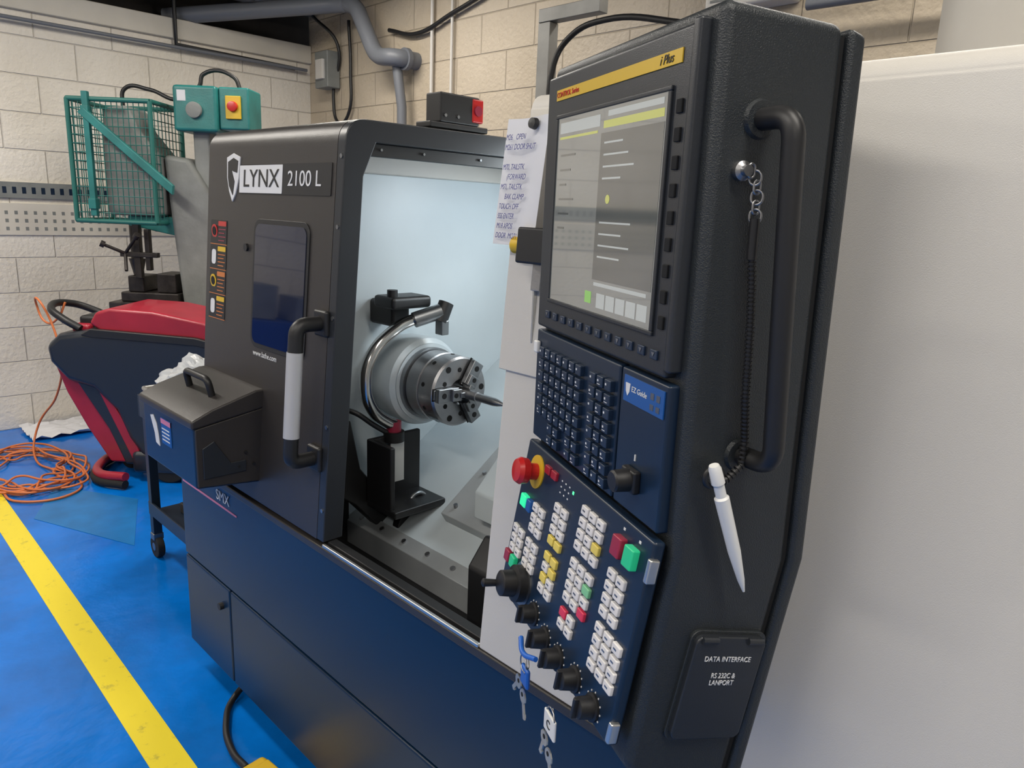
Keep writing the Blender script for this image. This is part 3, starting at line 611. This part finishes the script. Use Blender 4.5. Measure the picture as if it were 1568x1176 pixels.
boxes('guard_hinge_arm',[(-.14,-.105,-.23,-.20,1.42,2.12),(-.145,-.10,-.24,-.19,1.46,1.52),(-.145,-.10,-.24,-.19,1.98,2.04)],'teal',DM,.004)
prism('guard_diagonal',[q(p) for p in [(160,182),(170,176),(292,282),(290,296)]],'y',-.25,-.22,'teal',DM,.004)
prism('guard_lower_diagonal',[q(p) for p in [(200,330),(300,330),(330,440),(300,470),(280,360),(200,345)]],'y',-.08,.0,'teal',DM,.006)
prism('machine_head',[q(p) for p in [(175,215),(180,170),(215,165),(230,200),(262,240),(262,330),(175,330)]],'y',-.12,.14,'castgrey',DM,.03)
prism('machine_column',[q(p) for p in [(262,235),(300,240),(335,300),(335,700),(260,700),(280,480),(268,330)]],'y',-.10,.16,'castgrey',DM,.03)
cyl('spindle_quill',(.0,0,1.42),(.0,0,1.16),.035,'oil',DM); cyl('spindle_nose',(.0,0,1.16),(.0,0,1.05),.05,'oil',DM,r1=.025)
boxes('vise',[(-.06,.30,-.12,.12,.90,.96),(-.02,.08,-.10,.10,.96,1.06),(.16,.28,-.10,.10,.96,1.08),(-.12,.36,-.16,.16,.80,.90)],'oil',DM,.008)
boxes('clutter_rods',[(.05,.09,-.14,-.10,1.05,1.38),(.12,.15,-.14,-.10,1.10,1.35),(-.03,.20,-.15,-.11,1.18,1.21)],'oil',DM,.004)
cyls('feed_levers',[((.0,-.14,1.20),(.10,-.20,1.30),.010),((.0,-.14,1.20),(-.09,-.2,1.25),.010),((.0,-.14,1.20),(.03,-.2,1.10),.010),((.10,-.20,1.30),(.12,-.21,1.32),.02),((-.09,-.2,1.25),(-.11,-.21,1.26),.02)],'oil',DM,12)
prism('machine_base',[(-.15,0),(-.15,.10),(.10,.2),(.10,.82),(.5,.82),(.55,.1),(.55,0)],'y',-.2,.2,'castgrey',DM,.02)
box('motor_box',.34,.60,-.13,.13,1.93,2.19,'teal',DM,.02); box('switch_box',.60,.78,-.10,.12,1.95,2.19,'teal',DM,.012)
box('isolator_plate',.645,.735,-.115,-.10,2.01,2.14,'yel',DM,.004); lathe('isolator_knob',[(0,.03),(.02,.028),(.022,.02)],(.69,-.114,2.08),(0,-1,0),'red',DM)
lathe('gauge',[(0,.045),(.02,.045),(.022,.038)],(.47,-.13,2.05),(0,-1,0),'castgrey',DM); box('label',.37,.42,-.132,-.13,2.10,2.16,'paper',DM,0)
box('neck',.42,.52,-.06,.06,1.40,1.95,'castgrey',DM,.015)
tube('motor_cable',[(-.02,0,2.06),(.0,0,2.17),(.15,0,2.17),(.32,0,2.12),(.45,0,2.20),(.48,0,2.27),(.66,0,2.26),(.70,0,2.18)],.012,'black',DM)
# pipes
PP=empty('wall_pipework')
tube('large_pipe',arcpath([(-5.75,2.2,2.78),(-4.85,3.05,2.90),(-4.70,3.08,2.89),(-4.45,3.08,2.52),(-4.24,3.08,2.50),(-4.24,3.27,2.50)],.09,8),.055,'pipe',PP,smooth=False,res=6)
lathe('pipe_flange',[(0,.07),(.03,.07)],(-4.24,3.15,2.50),(0,1,0),'pipe',PP)
tube('down_pipe',[(-4.30,3.14,2.46),(-4.27,3.16,2.2),(-4.27,3.17,.3)],.033,'pipe',PP,smooth=False,res=5)
tube('upper_pipe',[(-5.6,2.9,3.0),(-4.3,2.95,3.02),(-2.0,3.0,3.05),(2,3.0,3.05)],.035,'pipe',PP,smooth=False)
tube('conduit',[(-4.05,3.235,0.5),(-4.05,3.235,3.2)],.012,'light',PP,smooth=False); tube('conduit_b',[(-3.85,3.235,0.5),(-3.85,3.235,3.2)],.010,'light',PP,smooth=False)
tube('cable_a',[(-4.5,3.22,2.72),(-4.2,3.22,2.66),(-3.8,3.22,2.74),(-3.3,3.22,2.84),(-2.8,3.22,2.86)],.014,'black',PP)
tube('cable_b',[(-5.3,3.1,2.9),(-5.15,3.22,2.7),(-5.22,3.22,2.35),(-5.15,3.22,2.15),(-5.02,3.22,2.2),(-4.98,3.22,2.5),(-5.0,3.22,2.85)],.012,'black',PP)
tube('wall_conduit_left',[(WX+.06,-2.5,2.56),(WX+.06,3.2,2.56)],.012,'pipe',PP,smooth=False)
tube('wall_conduit_drop',[(WX+.05,2.2,2.9),(WX+.05,2.2,2.58),(WX+.05,3.1,2.56)],.015,'black',PP,smooth=False)
box('junction_box',-5.35,-5.17,3.14,3.25,2.40,2.66,'castgrey',PP,.008); box('junction_cover',-5.31,-5.21,3.12,3.145,2.46,2.6,'light',PP,.004)
tube('right_pipe',[(-1.5,3.15,2.42),(.2,3.15,2.40),(2.5,3.15,2.38)],.022,'pipe',PP,smooth=False); tube('right_pipe_b',[(-1.5,3.18,2.56),(2.5,3.18,2.50)],.018,'black',PP,smooth=False)
CC=empty('ceiling_pipes')
tube('pipe_a',[(-5.6,-2,2.95),(-5.5,3.2,3.0)],.06,'pipe',CC,smooth=False); tube('pipe_b',[(-5.3,-2,3.1),(-5.2,3.2,3.1)],.03,'black',CC,smooth=False)
tube('pipe_c',[(-5.7,.8,2.86),(-5.3,1.6,2.95),(-5.2,2.6,2.9)],.02,'black',CC)
cyl('white_duct',(-5.45,1.25,2.86),(-5.30,1.75,2.95),.10,'white',CC)
MC=empty('mist_collector',(-.37,2.0,1.76))
lathe('drum',[(0,.26),(.03,.26),(.035,.245),(.6,.245),(.62,.22)],(0,0,0),(0,0,1),'light',MC,seg=64)
box('mount_plate',-.30,.30,-.28,.20,-.025,0,'light',MC,.004)
WF=empty('wall_heater',(-1.78,3.2,2.58)); box('case',-.20,.20,-.06,.058,-.12,.14,'light',WF,.015); boxes('grille',[(-.17,.17,-.063,-.06,-.09+i*.03,-.08+i*.03) for i in range(7)],'castgrey',WF)
tube('floor_power_cable',[(-2.02,.98,.09),(-2.02,.86,.02),(-1.93,.79,.013),(-1.80,.75,.013),(-1.70,.745,.025)],.010,'black')
YB=empty('yellow_foot_pedal',(-1.595,.745,0),(0,0,.1)); box('housing',-.10,.10,-.05,.06,0,.045,'yel',YB,.015); box('pedal',-.06,.06,-.03,.05,.045,.058,'yel',YB,.006)

# ------------------------------------------------------------------ camera
fpx=1125.
r_=Vector((0.7047,0.7082,0.0408)); u_=Vector((-0.1906,0.1337,0.9725)); f_=Vector((-0.6833,0.6930,-0.2292))
f_.normalize(); r_=(r_-f_*r_.dot(f_)).normalized(); u_=r_.cross(f_).normalized()
cam=bpy.data.cameras.new('camera'); cam.sensor_width=36; cam.lens=fpx*36/1568; cam.clip_start=.02
co=bpy.data.objects.new('camera',cam); COL.objects.link(co)
co.matrix_world=Matrix(((r_.x,u_.x,-f_.x,0),(r_.y,u_.y,-f_.y,0),(r_.z,u_.z,-f_.z,1.55),(0,0,0,1)))
S.camera=co
S.view_settings.view_transform='Standard'; S.view_settings.look='None'; S.view_settings.exposure=0
